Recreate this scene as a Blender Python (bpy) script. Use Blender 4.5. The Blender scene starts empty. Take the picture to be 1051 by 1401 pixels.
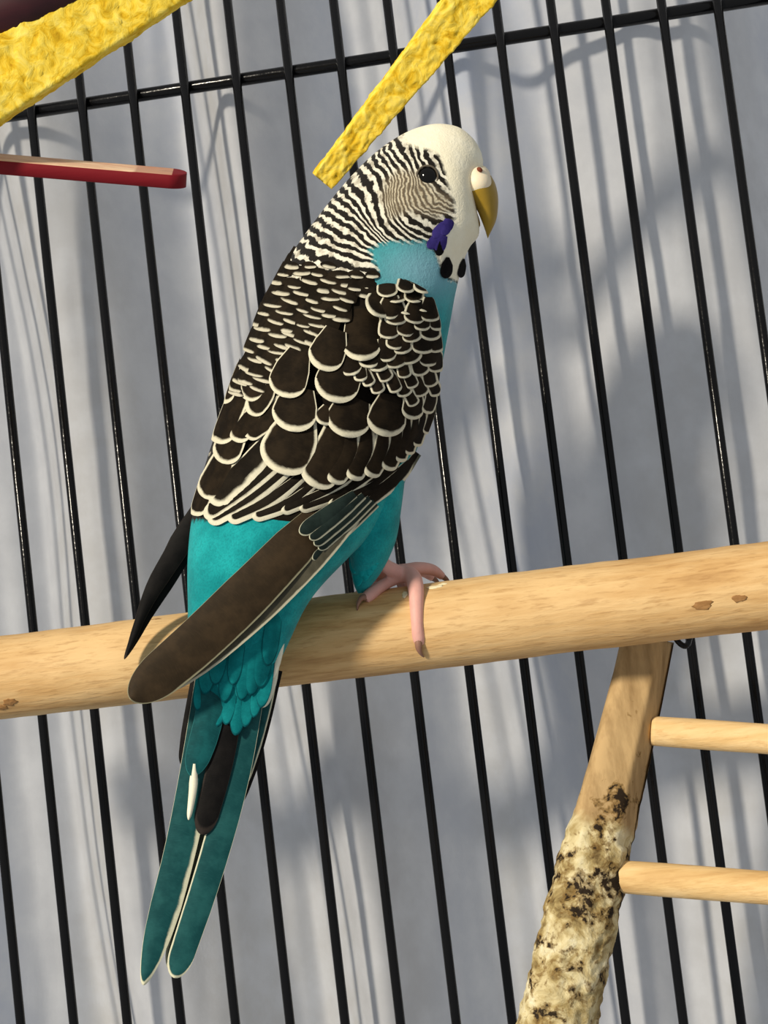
import bpy, bmesh, math, random
import numpy as np
from mathutils import Vector, Matrix, noise as mnoise
random.seed(7); rng = np.random.default_rng(7)
S = bpy.context.scene; COL = S.collection

# ------------------------------------------------------------------ camera
FPX, CX, CY = 2400.0, 525.5, 700.5
yaw, pitch, roll = 0.10339, 0.07949, -0.11911
CAM = np.array([0.11568, -0.40493, 0.0])
def _axes():
    Rz = np.array([[math.cos(yaw), -math.sin(yaw), 0], [math.sin(yaw), math.cos(yaw), 0], [0, 0, 1]])
    Rx = np.array([[1, 0, 0], [0, math.cos(pitch), -math.sin(pitch)], [0, math.sin(pitch), math.cos(pitch)]])
    M = Rz @ Rx; r0, f0, u0 = M[:, 0], M[:, 1], M[:, 2]
    return r0*math.cos(roll)+u0*math.sin(roll), -r0*math.sin(roll)+u0*math.cos(roll), f0
RT, UP, FW = _axes()
cam_d = bpy.data.cameras.new('camera'); cam = bpy.data.objects.new('camera', cam_d); COL.objects.link(cam)
cam_d.sensor_fit = 'VERTICAL'; cam_d.sensor_height = 24.0; cam_d.lens = 24.0*FPX/1401.0
cam_d.clip_start = 0.01
m = Matrix.Identity(4)
for i in range(3):
    m[i][0], m[i][1], m[i][2], m[i][3] = RT[i], UP[i], -FW[i], CAM[i]
cam.matrix_world = m
S.camera = cam

# ------------------------------------------------------------------ world, sun, exposure
W = bpy.data.worlds.new('world'); S.world = W; W.use_nodes = True
W.node_tree.nodes['Background'].inputs[0].default_value = (0.93, 0.965, 1.0, 1)
W.node_tree.nodes['Background'].inputs[1].default_value = 0.40
SUN_TRAVEL = (0.98*RT - 0.52*UP + 1.0*FW)
sd = bpy.data.lights.new('sun', 'SUN'); sd.energy = 3.9; sd.angle = math.radians(6.0); sd.color = (1.0, 0.90, 0.74)
so = bpy.data.objects.new('sun_offscreen', sd); COL.objects.link(so)
so.rotation_euler = Vector(SUN_TRAVEL).to_track_quat('-Z', 'Y').to_euler(); so.location = tuple(CAM-4.0*SUN_TRAVEL)
vs = S.view_settings; vs.view_transform = 'Standard'; vs.look = 'None'; vs.gamma = 1.0; vs.use_curve_mapping = False; vs.exposure = 0.0

# ------------------------------------------------------------------ pixel helpers
DEP0 = 0.348; PXM = DEP0/FPX           # metres per photo pixel at the bird
def ray(px, py):
    px = np.asarray(px, float); py = np.asarray(py, float)
    return FW + ((px-CX)/FPX)[..., None]*RT - ((py-CY)/FPX)[..., None]*UP
def P(px, py, D=0.0):                   # D: pixels (at the bird's scale) towards the viewer from the perch axis
    D = np.asarray(D, float)
    return CAM + ray(px, py)*(DEP0 - D*PXM)[..., None]
def on_y(px, py, y):                    # the point of a pixel on the plane y = const
    r = ray(px, py); return CAM + r*((y-CAM[1])/r[1])

# ------------------------------------------------------------------ object helpers
def mesh_obj(name, verts, faces, mat, parent=None, attrs=None, smooth=True):
    me = bpy.data.meshes.new(name)
    me.from_pydata([tuple(map(float, v)) for v in verts], [], faces)
    if attrs:
        for k, a in attrs.items():
            at = me.attributes.new(k, 'FLOAT', 'POINT'); at.data.foreach_set('value', np.asarray(a, np.float32).ravel())
    if smooth: me.polygons.foreach_set('use_smooth', [True]*len(me.polygons))
    me.materials.append(mat); me.update()
    o = bpy.data.objects.new(name, me); COL.objects.link(o)
    if parent is not None: o.parent = parent
    return o
def empty(name, loc=(0, 0, 0)):
    o = bpy.data.objects.new(name, None); COL.objects.link(o); o.location = loc; o.empty_display_size = 0.01
    return o
def tag(o, label, cat, group=None):
    o['label'] = label; o['category'] = cat
    if group: o['group'] = group
    return o
def grid_faces(nr, nc, closed=False, off=0):
    F = []
    for i in range(nr-1):
        for j in range(nc if closed else nc-1):
            k = (j+1) % nc
            F.append((off+i*nc+j, off+i*nc+k, off+(i+1)*nc+k, off+(i+1)*nc+j))
    return F
def catmull(pts, n):
    pts = np.asarray(pts, float); k = len(pts)
    d = np.r_[0, np.cumsum(np.maximum(np.linalg.norm(np.diff(pts[:, :3], axis=0), axis=1), 1e-9))]
    t = np.linspace(0, d[-1], n); out = np.zeros((n, pts.shape[1]))
    tang = np.zeros_like(pts)
    for i in range(k):
        a, b = max(i-1, 0), min(i+1, k-1)
        tang[i] = (pts[b]-pts[a])/(d[b]-d[a])
    for q, tt in enumerate(t):
        i = min(max(np.searchsorted(d, tt)-1, 0), k-2); h = d[i+1]-d[i]; s = (tt-d[i])/h
        out[q] = (2*s**3-3*s**2+1)*pts[i]+(s**3-2*s**2+s)*h*tang[i]+(-2*s**3+3*s**2)*pts[i+1]+(s**3-s**2)*h*tang[i+1]
    return out
def tube(pts, n=24, seg=12, cap=True):
    """pts rows: x,y,z,radius (metres) -> verts, faces"""
    c = catmull(pts, n); V = []; prev = None
    for i in range(n):
        a, b = c[max(i-1, 0), :3], c[min(i+1, n-1), :3]; t = (b-a)/np.linalg.norm(b-a)
        if prev is None:
            ref = np.array([0, 0, 1.0]) if abs(t[2]) < .9 else np.array([1.0, 0, 0]); u = np.cross(t, ref)
        else: u = prev-t*(prev@t)
        u /= np.linalg.norm(u); prev = u; w = np.cross(t, u)
        for j in range(seg):
            an = 2*math.pi*j/seg
            V.append(c[i, :3]+abs(c[i, 3])*(math.cos(an)*u+math.sin(an)*w))
    F = grid_faces(n, seg, True)
    if cap:
        F.append(tuple(range(seg))[::-1]); F.append(tuple((n-1)*seg+j for j in range(seg)))
    return V, F
def join(*vf):
    V, F = [], []
    for v, f in vf:
        o = len(V); V += list(v); F += [tuple(i+o for i in x) for x in f]
    return V, F
def ellipsoid(c, ax, nr=16, ns=24):
    """ax: three axis vectors"""
    V = []
    for i in range(nr+1):
        th = math.pi*i/nr
        for j in range(ns):
            ph = 2*math.pi*j/ns
            V.append(c+ax[0]*math.sin(th)*math.cos(ph)+ax[1]*math.sin(th)*math.sin(ph)+ax[2]*math.cos(th))
    return V, grid_faces(nr+1, ns, True)

# ------------------------------------------------------------------ material helpers
class NT:
    def __init__(s, name, rough=0.6, spec=0.3):
        s.m = bpy.data.materials.new(name); s.m.use_nodes = True; s.t = s.m.node_tree; s.N = s.t.nodes; s.L = s.t.links
        s.b = s.N['Principled BSDF']; s.b.inputs['Roughness'].default_value = rough; s.b.inputs['Specular IOR Level'].default_value = spec
    def set(s, n, k, v):
        if hasattr(v, 'is_linked') or isinstance(v, bpy.types.NodeSocket): s.L.new(v, n.inputs[k])
        elif isinstance(v, (tuple, list)) and len(v) == 3 and n.inputs[k].type == 'RGBA': n.inputs[k].default_value = (*v, 1)
        else: n.inputs[k].default_value = v
    def attr(s, name):
        n = s.N.new('ShaderNodeAttribute'); n.attribute_name = name; return n.outputs['Fac']
    def math(s, op, a, b=0.0, c=0.0, clamp=False):
        n = s.N.new('ShaderNodeMath'); n.operation = op; n.use_clamp = clamp
        for i, v in enumerate((a, b, c)): s.set(n, i, v)
        return n.outputs[0]
    def sstep(s, v, a, b):
        n = s.N.new('ShaderNodeMapRange'); n.interpolation_type = 'SMOOTHSTEP'
        s.set(n, 0, v); s.set(n, 1, a); s.set(n, 2, b); return n.outputs[0]
    def mix(s, f, a, b, mode='MIX'):
        n = s.N.new('ShaderNodeMix'); n.data_type = 'RGBA'; n.blend_type = mode
        s.set(n, 0, f); s.set(n, 6, a); s.set(n, 7, b); return n.outputs[2]
    def coord(s, scale=(1, 1, 1), rot=(0, 0, 0)):
        c = s.N.new('ShaderNodeTexCoord'); mp = s.N.new('ShaderNodeMapping'); s.L.new(c.outputs['Object'], mp.inputs[0])
        mp.inputs['Scale'].default_value = scale; mp.inputs['Rotation'].default_value = rot; return mp.outputs[0]
    def combine(s, x, y, z=0.0):
        n = s.N.new('ShaderNodeCombineXYZ'); s.set(n, 0, x); s.set(n, 1, y); s.set(n, 2, z); return n.outputs[0]
    def noise(s, vec, scale, detail=3, rough=.55, dist=0.0):
        n = s.N.new('ShaderNodeTexNoise'); s.L.new(vec, n.inputs['Vector'])
        n.inputs['Scale'].default_value = scale; n.inputs['Detail'].default_value = detail
        n.inputs['Roughness'].default_value = rough; n.inputs['Distortion'].default_value = dist; return n.outputs[0]
    def voro(s, vec, scale, feat='F1'):
        n = s.N.new('ShaderNodeTexVoronoi'); n.feature = feat; s.L.new(vec, n.inputs['Vector']); n.inputs['Scale'].default_value = scale
        return n.outputs['Distance']
    def ramp(s, f, stops):
        n = s.N.new('ShaderNodeValToRGB'); s.L.new(f, n.inputs[0]); e = n.color_ramp.elements
        while len(e) < len(stops): e.new(0.5)
        for k, (p, c) in zip(e, stops): k.position = p; k.color = (*c, 1)
        return n.outputs[0]
    def bump(s, h, strength=.3, dist=.001):
        n = s.N.new('ShaderNodeBump'); s.L.new(h, n.inputs['Height']); n.inputs['Strength'].default_value = strength
        n.inputs['Distance'].default_value = dist; s.L.new(n.outputs[0], s.b.inputs['Normal'])
    def color(s, c): s.set(s.b, 'Base Color', c); return s.m
def lin(r, g, b):
    f = lambda c: (c/255/12.92 if c/255 <= .04045 else ((c/255+.055)/1.055)**2.4)
    return (f(r), f(g), f(b))

# ================================================================== curtain behind the cage
def curtain_mat():
    n = NT('curtain_cotton', .9, .1)
    v = n.coord((1, 1, 1)); st = n.coord((1, 1, .12))
    a = n.noise(st, 16, 2, .5)
    bl = n.math('MULTIPLY_ADD', a, 1.6, -.35, clamp=True)
    c = n.mix(bl, lin(208, 205, 198), lin(202, 211, 230))
    mot = n.noise(v, 90, 4, .6)
    c = n.mix(n.sstep(mot, .3, .75), c, lin(218, 220, 224))
    wv = n.noise(n.coord((1, 1, 1)), 1500, 2, .5)
    n.bump(n.math('ADD', n.math('MULTIPLY', wv, .25), mot), .25, .0006)
    n.color(c)
    tr = n.N.new('ShaderNodeBsdfTranslucent'); n.L.new(c, tr.inputs[0]); mx = n.N.new('ShaderNodeMixShader'); mx.inputs[0].default_value = .50
    n.L.new(n.b.outputs[0], mx.inputs[1]); n.L.new(tr.outputs[0], mx.inputs[2]); n.L.new(mx.outputs[0], n.N['Material Output'].inputs[0])
    return n.m
FK = np.array([(-14, 30), (-12.6, 6), (-11, 26), (-9.6, 7), (-7.6, 30), (-6.2, 26), (-5, 6), (-3.2, 26), (-1.5, 30), (0.0, 6), (.7, 8), (2.4, 27), (2.9, 27), (4.2, 6), (4.7, 8), (6.3, 30), (7.0, 31), (8.6, 6),
               (9.1, 9), (9.9, 14), (10.6, 8), (12.2, 6), (13.6, 9), (15.2, 30), (16, 30), (17.4, 6), (19.2, 28), (20.6, 7), (22.6, 28), (24, 7), (26, 28), (28, 7), (31, 28), (33, 8), (36, 24)])
_fx = np.linspace(-14, 36, 1200); _fy = 6+(np.interp(_fx, FK[:, 0], FK[:, 1])-6)*1.5
_k = np.exp(-np.linspace(-2.2, 2.2, 31)**2); _fy = np.convolve(np.pad(_fy, 15, mode='edge'), _k/_k.sum(), 'valid')
xs = np.linspace(-.15, .42, 620); zs = np.linspace(-.30, .32, 110)
V = []
for z in zs:
    for x in xs:
        i = x/.0127+4.5*z+.55*mnoise.noise((x*16, z*9, 1.7))
        y = np.interp(i, _fx, _fy)+1.1*mnoise.noise((x*130, z*14, 3.3))+.7*math.sin(i*4.1+6*z)+.35*mnoise.noise((x*300, z*60, 8.1))
        V.append((x, max(y, 4.6)*.001, z))
cur = mesh_obj('curtain', V, grid_faces(len(zs), len(xs)), curtain_mat())
tag(cur, 'pale blue-grey cotton curtain hanging in soft vertical folds behind the cage wires', 'curtain')

# ================================================================== cage back panel
def wire_mat():
    n = NT('black_enamel', .22, .2); v = n.coord()
    w = n.noise(v, 260, 3, .6); n.bump(w, .25, .0006)
    n.set(n.b, 'Roughness', n.math('MULTIPLY_ADD', w, .14, .10))
    return n.color((.004, .004, .0045))
WM = wire_mat()
cage = empty('bird_cage', (0.12, 0, -.27))
tag(cage, 'black wire cage panel of upright bars behind the budgie', 'cage')
def cyl_between(a, b, r, seg=14, n=2):
    a = np.asarray(a, float); b = np.asarray(b, float)
    return tube([(*(a+(b-a)*t), r) for t in np.linspace(0, 1, max(n, 2))], max(n, 2), seg)
loc = np.array(cage.location)
v, f = cyl_between((0, 0, -.27), (0, 0, .27), .00112)
wire_me = None
for i in range(-9, 25):
    if wire_me is None:
        o = mesh_obj('wire', v, f, WM, cage); wire_me = o.data
    else:
        o = bpy.data.objects.new('wire', wire_me); COL.objects.link(o); o.parent = cage
    o.location = (i*.0127-loc[0], 0, 0-loc[2])
HZ = 0.1403
for z in (HZ, HZ-.36):
    v, f = cyl_between((-.13-loc[0], .0021, z-loc[2]), (.32-loc[0], .0021, z-loc[2]), .00155)
    mesh_obj('cross_wire', v, f, WM, cage)

# ================================================================== main perch
def wood_mat(name, light, mid, dark, knot=.0, axis_rot=(0, 0, 0), along='x'):
    n = NT(name, .62, .25)
    sc = {'x': (.12, 1, 1), 'z': (1, 1, .12)}[along]
    v = n.coord(sc); v2 = n.coord()
    g = n.noise(v, 420, 4, .6, .4); blot = n.noise(n.coord(tuple(.5*s+.25 for s in sc)), 70, 3, .55)
    c = n.ramp(n.math('ADD', n.math('MULTIPLY', g, .5), n.math('MULTIPLY', blot, .5)), [(.32, dark), (.47, mid), (.60, light), (.75, tuple(min(1, x*1.1) for x in light))])
    d = n.voro(n.coord(tuple(.6*s+.2 for s in sc)), 38)
    k = n.math('SUBTRACT', 1.0, n.sstep(n.math('MULTIPLY_ADD', blot, .10, d), .09, .17))
    c = n.mix(n.math('MULTIPLY', k, .75), c, tuple(x*.35 for x in dark))
    fib = n.noise(n.coord(tuple(.5 if q < 1 else 3.5 for q in sc)), 420, 3, .65, .3)
    c = n.mix(n.math('MULTIPLY', n.sstep(fib, .5, .72), .45), c, dark)
    n.bump(n.math('ADD', n.math('MULTIPLY', n.math('ADD', g, fib), .5), blot), .4, .0007)
    return n.color(c)
PW = wood_mat('peeled_perch_wood', lin(222, 186, 132), lin(205, 164, 108), lin(160, 116, 68))
PY = CAM[1]+.348*FW[1]+.0005
a = on_y(-260, 927.5+.1204*260, PY); b = on_y(1310, 801-.1204*259, PY)
N_, SG = 260, 72
ax = (b-a)/np.linalg.norm(b-a); u0 = np.cross(ax, [0, 1, 0]); u0 /= np.linalg.norm(u0); w0 = np.cross(ax, u0)
V = []
for i in range(N_):
    t = i/(N_-1); c = a+(b-a)*t
    for j in range(SG):
        an = 2*math.pi*j/SG; d = u0*math.cos(an)+w0*math.sin(an)
        q = c*60+d*.35
        r = .00845*(1+.020*mnoise.noise(tuple(q))+.012*mnoise.noise(tuple(q*4)))
        V.append(c+d*r-a)
F = grid_faces(N_, SG, True); F += [tuple(range(SG))[::-1], tuple((N_-1)*SG+j for j in range(SG))]
perch = mesh_obj('perch', V, F, PW); perch.location = a
tag(perch, 'thick smooth tan wooden perch rod that the budgie stands on', 'perch')
PERCH_A, PERCH_AX, PERCH_R = a, ax, .00845
KM = wood_mat('knot_wood', lin(176, 132, 82), lin(150, 108, 62), lin(112, 76, 42))
def fleck_mat():
    n = NT('pale_fleck', .8, .1); z = n.noise(n.coord(), 900, 2); return n.color(n.mix(z, lin(226, 208, 160), lin(245, 236, 205)))
FLM = fleck_mat()
def on_perch(px, py):                   # where the pixel's line of sight meets the rod
    r = ray(px, py); o = CAM-a; d1 = r-ax*(r@ax); o1 = o-ax*(o@ax)
    A2, B2, C2 = d1@d1, 2*d1@o1, o1@o1-PERCH_R**2; q = math.sqrt(max(B2*B2-4*A2*C2, 0)); return CAM+r*((-B2-q)/(2*A2))
for (px, py, w, h, mt, nm) in ((962, 828, 13, 6, KM, 'knot'), (1012, 819, 10, 5, KM, 'knot'), (13, 961, 9, 6, KM, 'knot'), (3, 968, 7, 5, KM, 'knot'), (596, 803, 11, 5, FLM, 'fleck'), (606, 799, 6, 3, FLM, 'fleck'), (554, 814, 4, 7, FLM, 'fleck'), (212, 848, 12, 3, KM, 'knot')):
    p = on_perch(px, py); nn = p-a; nn = nn-ax*(nn@ax); nn /= np.linalg.norm(nn); tt = np.cross(nn, ax)
    v, f = ellipsoid(np.zeros(3), (ax*w*PXM, tt*h*PXM, nn*.9*PXM), 10, 16)
    v = [q*(1+.55*mnoise.noise(tuple(q*2500+p*900))) for q in v]
    o = mesh_obj(nm, v, f, mt, perch); o.location = p-a

# ================================================================== ladder below the perch
def bark_mat():
    n = NT('ladder_bark', .75, .2); v = n.coord()
    g = n.noise(n.coord((1, 1, .15)), 380, 4, .6)
    wood = n.ramp(g, [(.3, lin(150, 122, 82)), (.6, lin(190, 160, 114))])
    fl = n.noise(v, 170, 5, .62, .6)
    pale = n.ramp(fl, [(.30, lin(92, 72, 40)), (.42, lin(164, 144, 96)), (.54, lin(208, 194, 150)), (.72, lin(232, 226, 198))])
    bk = n.attr('bark')
    dk = n.math('ADD', n.math('MULTIPLY', n.noise(v, 210, 4, .65, .5), .65), n.math('MULTIPLY', n.noise(v, 620, 3, .6, .3), .35))
    c = n.mix(n.sstep(n.math('MULTIPLY_ADD', n.noise(v, 120, 3), .5, bk), .62, .82), wood, pale)
    spots = n.attr('spots')
    sp = n.math('ADD', n.math('MULTIPLY_ADD', dk, 2.2, -.6), spots)
    c = n.mix(n.math('MULTIPLY', n.sstep(sp, .72, .86), .7), c, lin(118, 90, 44))
    c = n.mix(n.sstep(sp, .85, .97), c, lin(38, 27, 14))
    n.bump(n.math('MULTIPLY', n.math('ADD', fl, dk), n.math('MULTIPLY_ADD', bk, .85, .15)), .6, .0012)
    return n.color(c)
BM = bark_mat()
RW = wood_mat('rung_wood', lin(236, 204, 150), lin(222, 186, 128), lin(196, 154, 98))
lad = empty('bird_ladder', tuple(P(770, 1440, 60)))
tag(lad, 'small wooden bird ladder with a bark-flecked side rail and round rungs', 'ladder')
LL = np.array(lad.location)
# rail stations: px, py, D, half width (px at D), depth half width, bark
st = [(887, 872, -78, 36, 30, 0), (876, 925, -66, 37, 31, 0), (862, 985, -50, 39, 32, 0), (846, 1050, -34, 41, 34, .05), (832, 1105, -20, 43, 35, .3),
      (815, 1165, -6, 47, 38, .8), (803, 1220, 8, 50, 42, 1), (787, 1290, 24, 52, 45, 1), (772, 1360, 40, 53, 47, 1), (752, 1445, 60, 54, 48, 1), (732, 1530, 80, 54, 48, 1)]
ss = catmull([(p[0], p[1], p[2], p[3], p[4], p[5]) for p in st], 170)
V, BK, SP = [], [], []; SG = 80
for i, (px, py, D, hw, hd, bk) in enumerate(ss):
    a_, b_ = ss[max(i-1, 0)], ss[min(i+1, len(ss)-1)]
    t2 = np.array([b_[0]-a_[0], b_[1]-a_[1]]); t2 /= np.linalg.norm(t2); pr = np.array([-t2[1], t2[0]])*-1   # to the image right
    bk = min(max(bk, 0), 1)
    for j in range(SG):
        an = 2*math.pi*j/SG; cx_, cd_ = math.cos(an), math.sin(an)
        p_ = 3.4-1.3*bk
        rr = (abs(cx_)**p_+abs(cd_)**p_)**(-1/p_)
        x, d = cx_*rr, cd_*rr
        # planed right-hand facet on the upper part
        if bk < .7 and x > .45 and d > 0: d -= (x-.45)*1.5*(1-bk)
        q = P(px+pr[0]*x*hw, py+pr[1]*x*hw, D+d*hd)
        nz = mnoise.noise(tuple(q*260))*.5+mnoise.noise(tuple(q*620))*.5
        cell = mnoise.voronoi(tuple(q*330))[0][0]
        amp = (.00006+.0011*bk)
        dirv = np.array(RT)*x*pr[0]-np.array(UP)*x*pr[1]-np.array(FW)*d
        q = q+dirv*(amp*nz-bk*.0012*max(0, .35-cell))
        V.append(q-LL); BK.append(bk)
        zone = max(math.exp(-((py-1097)/36)**2)*.44*max(0, 1-abs(x-.2)*.8), math.exp(-((py-1210)/60)**2)*.40, math.exp(-((py-1300)/24)**2)*.32, .23*bk)
        SP.append(zone)
F = grid_faces(len(ss), SG, True); F += [tuple(range(SG))[::-1], tuple((len(ss)-1)*SG+j for j in range(SG))]
rail = mesh_obj('side_rail', V, F, BM, lad, {'bark': BK, 'spots': SP})
rail['label'] = 'side rail with peeling pale bark and dark flecks'
for (x0, y0, d0, x1, y1, d1, r0, r1) in ((893, 1000, -48, 1260, 1026, 45, 20.5, 21.5), (845, 1199, 6, 1260, 1231, 95, 22.0, 23.5)):
    p0, p1 = P(x0, y0, d0), P(x1, y1, d1)
    v, f = tube([(*(p0+(p1-p0)*t-LL), (r0+(r1-r0)*t)*PXM*(1+.02*math.sin(9*t))) for t in np.linspace(0, 1, 12)], 60, 28)
    mesh_obj('rung', v, f, RW, lad)
# far rail (outside the photo's right edge) that the rungs end in
v, f = tube([(*(P(1275-.22*(y-900), y, d)-LL), 44*PXM) for y, d in ((860, 10), (1000, 45), (1200, 95), (1400, 140), (1540, 165))], 50, 28)
mesh_obj('side_rail', v, f, RW, lad)
hook = [(921, 868, -64), (930, 880, -62), (938, 884, -64), (943, 876, -72), (944, 850, -84), (940, 820, -86)]
v, f = tube([(*(P(*h)-LL), 4.2*PXM) for h in hook], 40, 10)
mesh_obj('hook', v, f, WM, lad)

# ================================================================== yellow crumbly chew bars, red stick
def crumb_mat():
    n = NT('yellow_crumb', .85, .15); v = n.coord()
    a = n.noise(v, 330, 5, .65, .8)
    c = n.ramp(a, [(.28, lin(190, 142, 20)), (.40, lin(228, 186, 40)), (.53, lin(246, 214, 78)), (.75, lin(252, 232, 124))])
    n.bump(a, .5, .001)
    return n.color(c)
CM = crumb_mat()
def chew_bar(name, label, p0, p1, hw, hd, up_hint, seed, taper=1.0):
    """crumbly bar with square ends between two points; hw, hd half sizes in metres"""
    p0, p1 = np.asarray(p0), np.asarray(p1); t = p1-p0; L = np.linalg.norm(t); t /= L
    w = np.cross(t, up_hint); w /= np.linalg.norm(w); d = np.cross(w, t)
    nl = int(L/.00055); ns = 20
    V = []; per = []
    for s in range(4):
        for k in range(ns):
            q = -1+2*k/ns
            per.append([(q, -1), (1, q), (-q, 1), (-1, -q)][s])
    for i in range(-4, nl+5):
        ii = min(max(i, 0), nl); sc = 1.0 if i == ii else max(0.0, 1-abs(i-ii)*.25)
        for (a, b) in per:
            rr = 1.0-.07*max(0, (abs(a)*abs(b))-.6)
            tp = taper+(1-taper)*ii/nl
            q = p0+t*(L*ii/nl)+w*a*hw*sc*rr*tp+d*b*hd*sc*rr*(.4+.6*tp)
            sv = Vector(q*620)+Vector((seed, 0, 0))
            cell = mnoise.voronoi(sv)[0]; nz = (cell[1]-cell[0])*.9-.45+.8*mnoise.noise(sv*.45)+.45*mnoise.noise(sv*1.6)
            smoothside = 1.0 if abs(b) >= .99 else .55
            nd = (w*a+d*b) if sc == 1 else t*(1 if i > 0 else -1)
            nd = nd/np.linalg.norm(nd)
            V.append(q+nd*.00060*nz*smoothside-p0)
    npn = len(per); nr = nl+9
    F = grid_faces(nr, npn, True)
    o = mesh_obj(name, V, F, CM); o.location = p0
    tag(o, label, 'bird toy'); return o
chew_bar('chew_bar', 'yellow crumbly chew bar slanting up behind the budgie\'s head', P(441, 248, -125), P(700, -75, -60), 34*PXM, 22*PXM, np.array(-FW)*.9+np.array(RT)*.25-np.array(UP)*.1, 3.0, .5)
chew_bar('chew_bar', 'wide yellow crumbly chew bar in the corner above the red-edged stick', P(-330, 327, 110), P(260, -60, 60), 47*PXM, 22*PXM, np.array(-FW)*.95+np.array(UP)*-.22+np.array(RT)*-.08, 11.0)  # lower-left stretch is out of view, added to cast shade on the curtain

stick = empty('lolly_stick', tuple(P(-300, 199, 52)))
tag(stick, 'thin flat wooden stick with red-dyed edge and rounded end', 'stick')
def stick_mats():
    n = NT('stick_wood', .6, .25); g = n.noise(n.coord((.1, 1, 1)), 500, 4, .6)
    c = n.ramp(g, [(.3, lin(206, 150, 120)), (.6, lin(238, 205, 170))])
    k = n.attr('red'); c = n.mix(n.sstep(n.math('MULTIPLY_ADD', g, .3, k), .45, .8), c, lin(122, 13, 25))
    n.bump(g, .2, .0004); return n.color(c)
SM = stick_mats()
# flat stick seen almost edge-on: broad face tilted up, rounded far end
p0, p1 = P(-300, 199, 52), P(231, 244, 8); t = p1-p0; L = np.linalg.norm(t); t /= L  # left end lengthened beyond the frame so its shadow reaches the cloth
nrm = np.array(UP)*.93-np.array(FW)*.37; nrm -= t*(nrm@t); nrm /= np.linalg.norm(nrm); wd = np.cross(t, nrm)
if wd@FW > 0: wd = -wd
V, RD = [], []; hw_, th_ = 5.0e-3*.7, 19*PXM
prof = []
NS = 60
for i in range(NS+1):
    s = i/NS
    x = L*s/.6 if s < .6 else L+hw_*math.sin((s-.6)/.4*math.pi/2)
    dx = x-L; half = hw_ if dx <= 0 else hw_*math.sqrt(max(0, 1-(dx/hw_)**2))
    row = [(-1, 1), (-.93, 1), (-.5, 1), (0, 1), (.5, 1), (.93, 1), (1, .88), (1.02, 0), (1, -.88), (.93, -1), (0, -1), (-.93, -1), (-1, -.88), (-1, .88)]
    for (q, h) in row:
        V.append(p0+t*x+wd*q*half+nrm*h*th_*.5-np.array(stick.location))
        RD.append(1.0 if (h < .95 or s > .66) else (.0 if x < L*.9 else .45))
nr_ = NS+1; F = grid_faces(nr_, 14, True); F += [tuple(range(14))[::-1]]
mesh_obj('stick_body', V, F, SM, stick, {'red': RD})

def maroon():
    n = NT('maroon_dyed_wood', .5, .3); g = n.noise(n.coord((.3, 1, 1)), 200, 3)
    return n.color(n.ramp(g, [(.3, lin(40, 14, 20)), (.7, lin(66, 24, 30))]))
MM = maroon()
q = [(-330, 150, 70), (-200, 100, 70), (-60, 45, 70), (0, 22, 75), (60, 0, 80), (120, -22, 82), (170, -50, 84)]  # leftmost stations are unseen, added to block sun from the curtain
v, f = tube([(*(P(*h)-P(0, 0, 70)), w*PXM) for h, w in zip(q, (50, 52, 44, 42, 34, 22, 20))], 40, 20)
o = mesh_obj('toy_block', v, f, MM); o.location = P(0, 0, 70)
tag(o, 'dark maroon rounded toy block beside the wide yellow chew bar', 'bird toy')
# ================================================================== the budgerigar
# stations: back-side edge (px), belly-side edge (px), centre depth, half depth
BS = [(312, 985, 330, 983, 110, 4), (276, 950, 362, 945, 110, 26), (259, 900, 390, 890, 106, 46), (257, 830, 424, 822, 98, 60), (257, 760, 478, 762, 78, 84), (266, 690, 535, 706, 47, 104),
      (289, 610, 560, 642, 33, 116), (314, 540, 586, 572, 22, 121), (339, 470, 602, 512, 15, 120), (365, 405, 614, 452, 9, 114), (397, 350, 622, 408, 4, 103), (431, 302, 628, 381, 1, 92),
      (469, 254, 634, 358, 0, 83), (510, 212, 643, 338, 0, 76), (550, 184, 655, 322, 0, 70), (590, 170, 655, 302, 0, 59), (625, 173, 651, 274, 0, 43), (647, 189, 655, 252, 0, 27), (658, 207, 659, 235, 0, 14), (661, 219, 661, 226, 0, 4)]
def loft(stations, n, seg, expo=2.0):
    st = catmull(stations, n); th = np.linspace(0, 2*math.pi, seg, endpoint=False)
    c, s = np.cos(th), np.sin(th)
    c = np.sign(c)*np.abs(c)**(2/expo); s_ = np.sign(s)*np.abs(s)**(2/expo)
    ux = (st[:, 0]+st[:, 2])[:, None]/2+(st[:, 2]-st[:, 0])[:, None]/2*c
    uy = (st[:, 1]+st[:, 3])[:, None]/2+(st[:, 3]-st[:, 1])[:, None]/2*c
    D = st[:, 4][:, None]+st[:, 5][:, None]*s_
    return ux, uy, D
def gauss(x, y, cx, cy, sx, sy): return np.exp(-((x-cx)/sx)**2-((y-cy)/sy)**2)
bx, by, bD = loft(BS, 360, 220)
front = np.sign(bD-np.interp(np.arange(360), np.arange(360), catmull(BS, 360)[:, 4])[:, None])
bulge = 5*gauss(bx, by, 560, 285, 45, 40)+5*gauss(bx, by, 628, 330, 26, 40)-4*gauss(bx, by, 585, 241, 22, 20)
bD = bD+front*bulge
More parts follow.
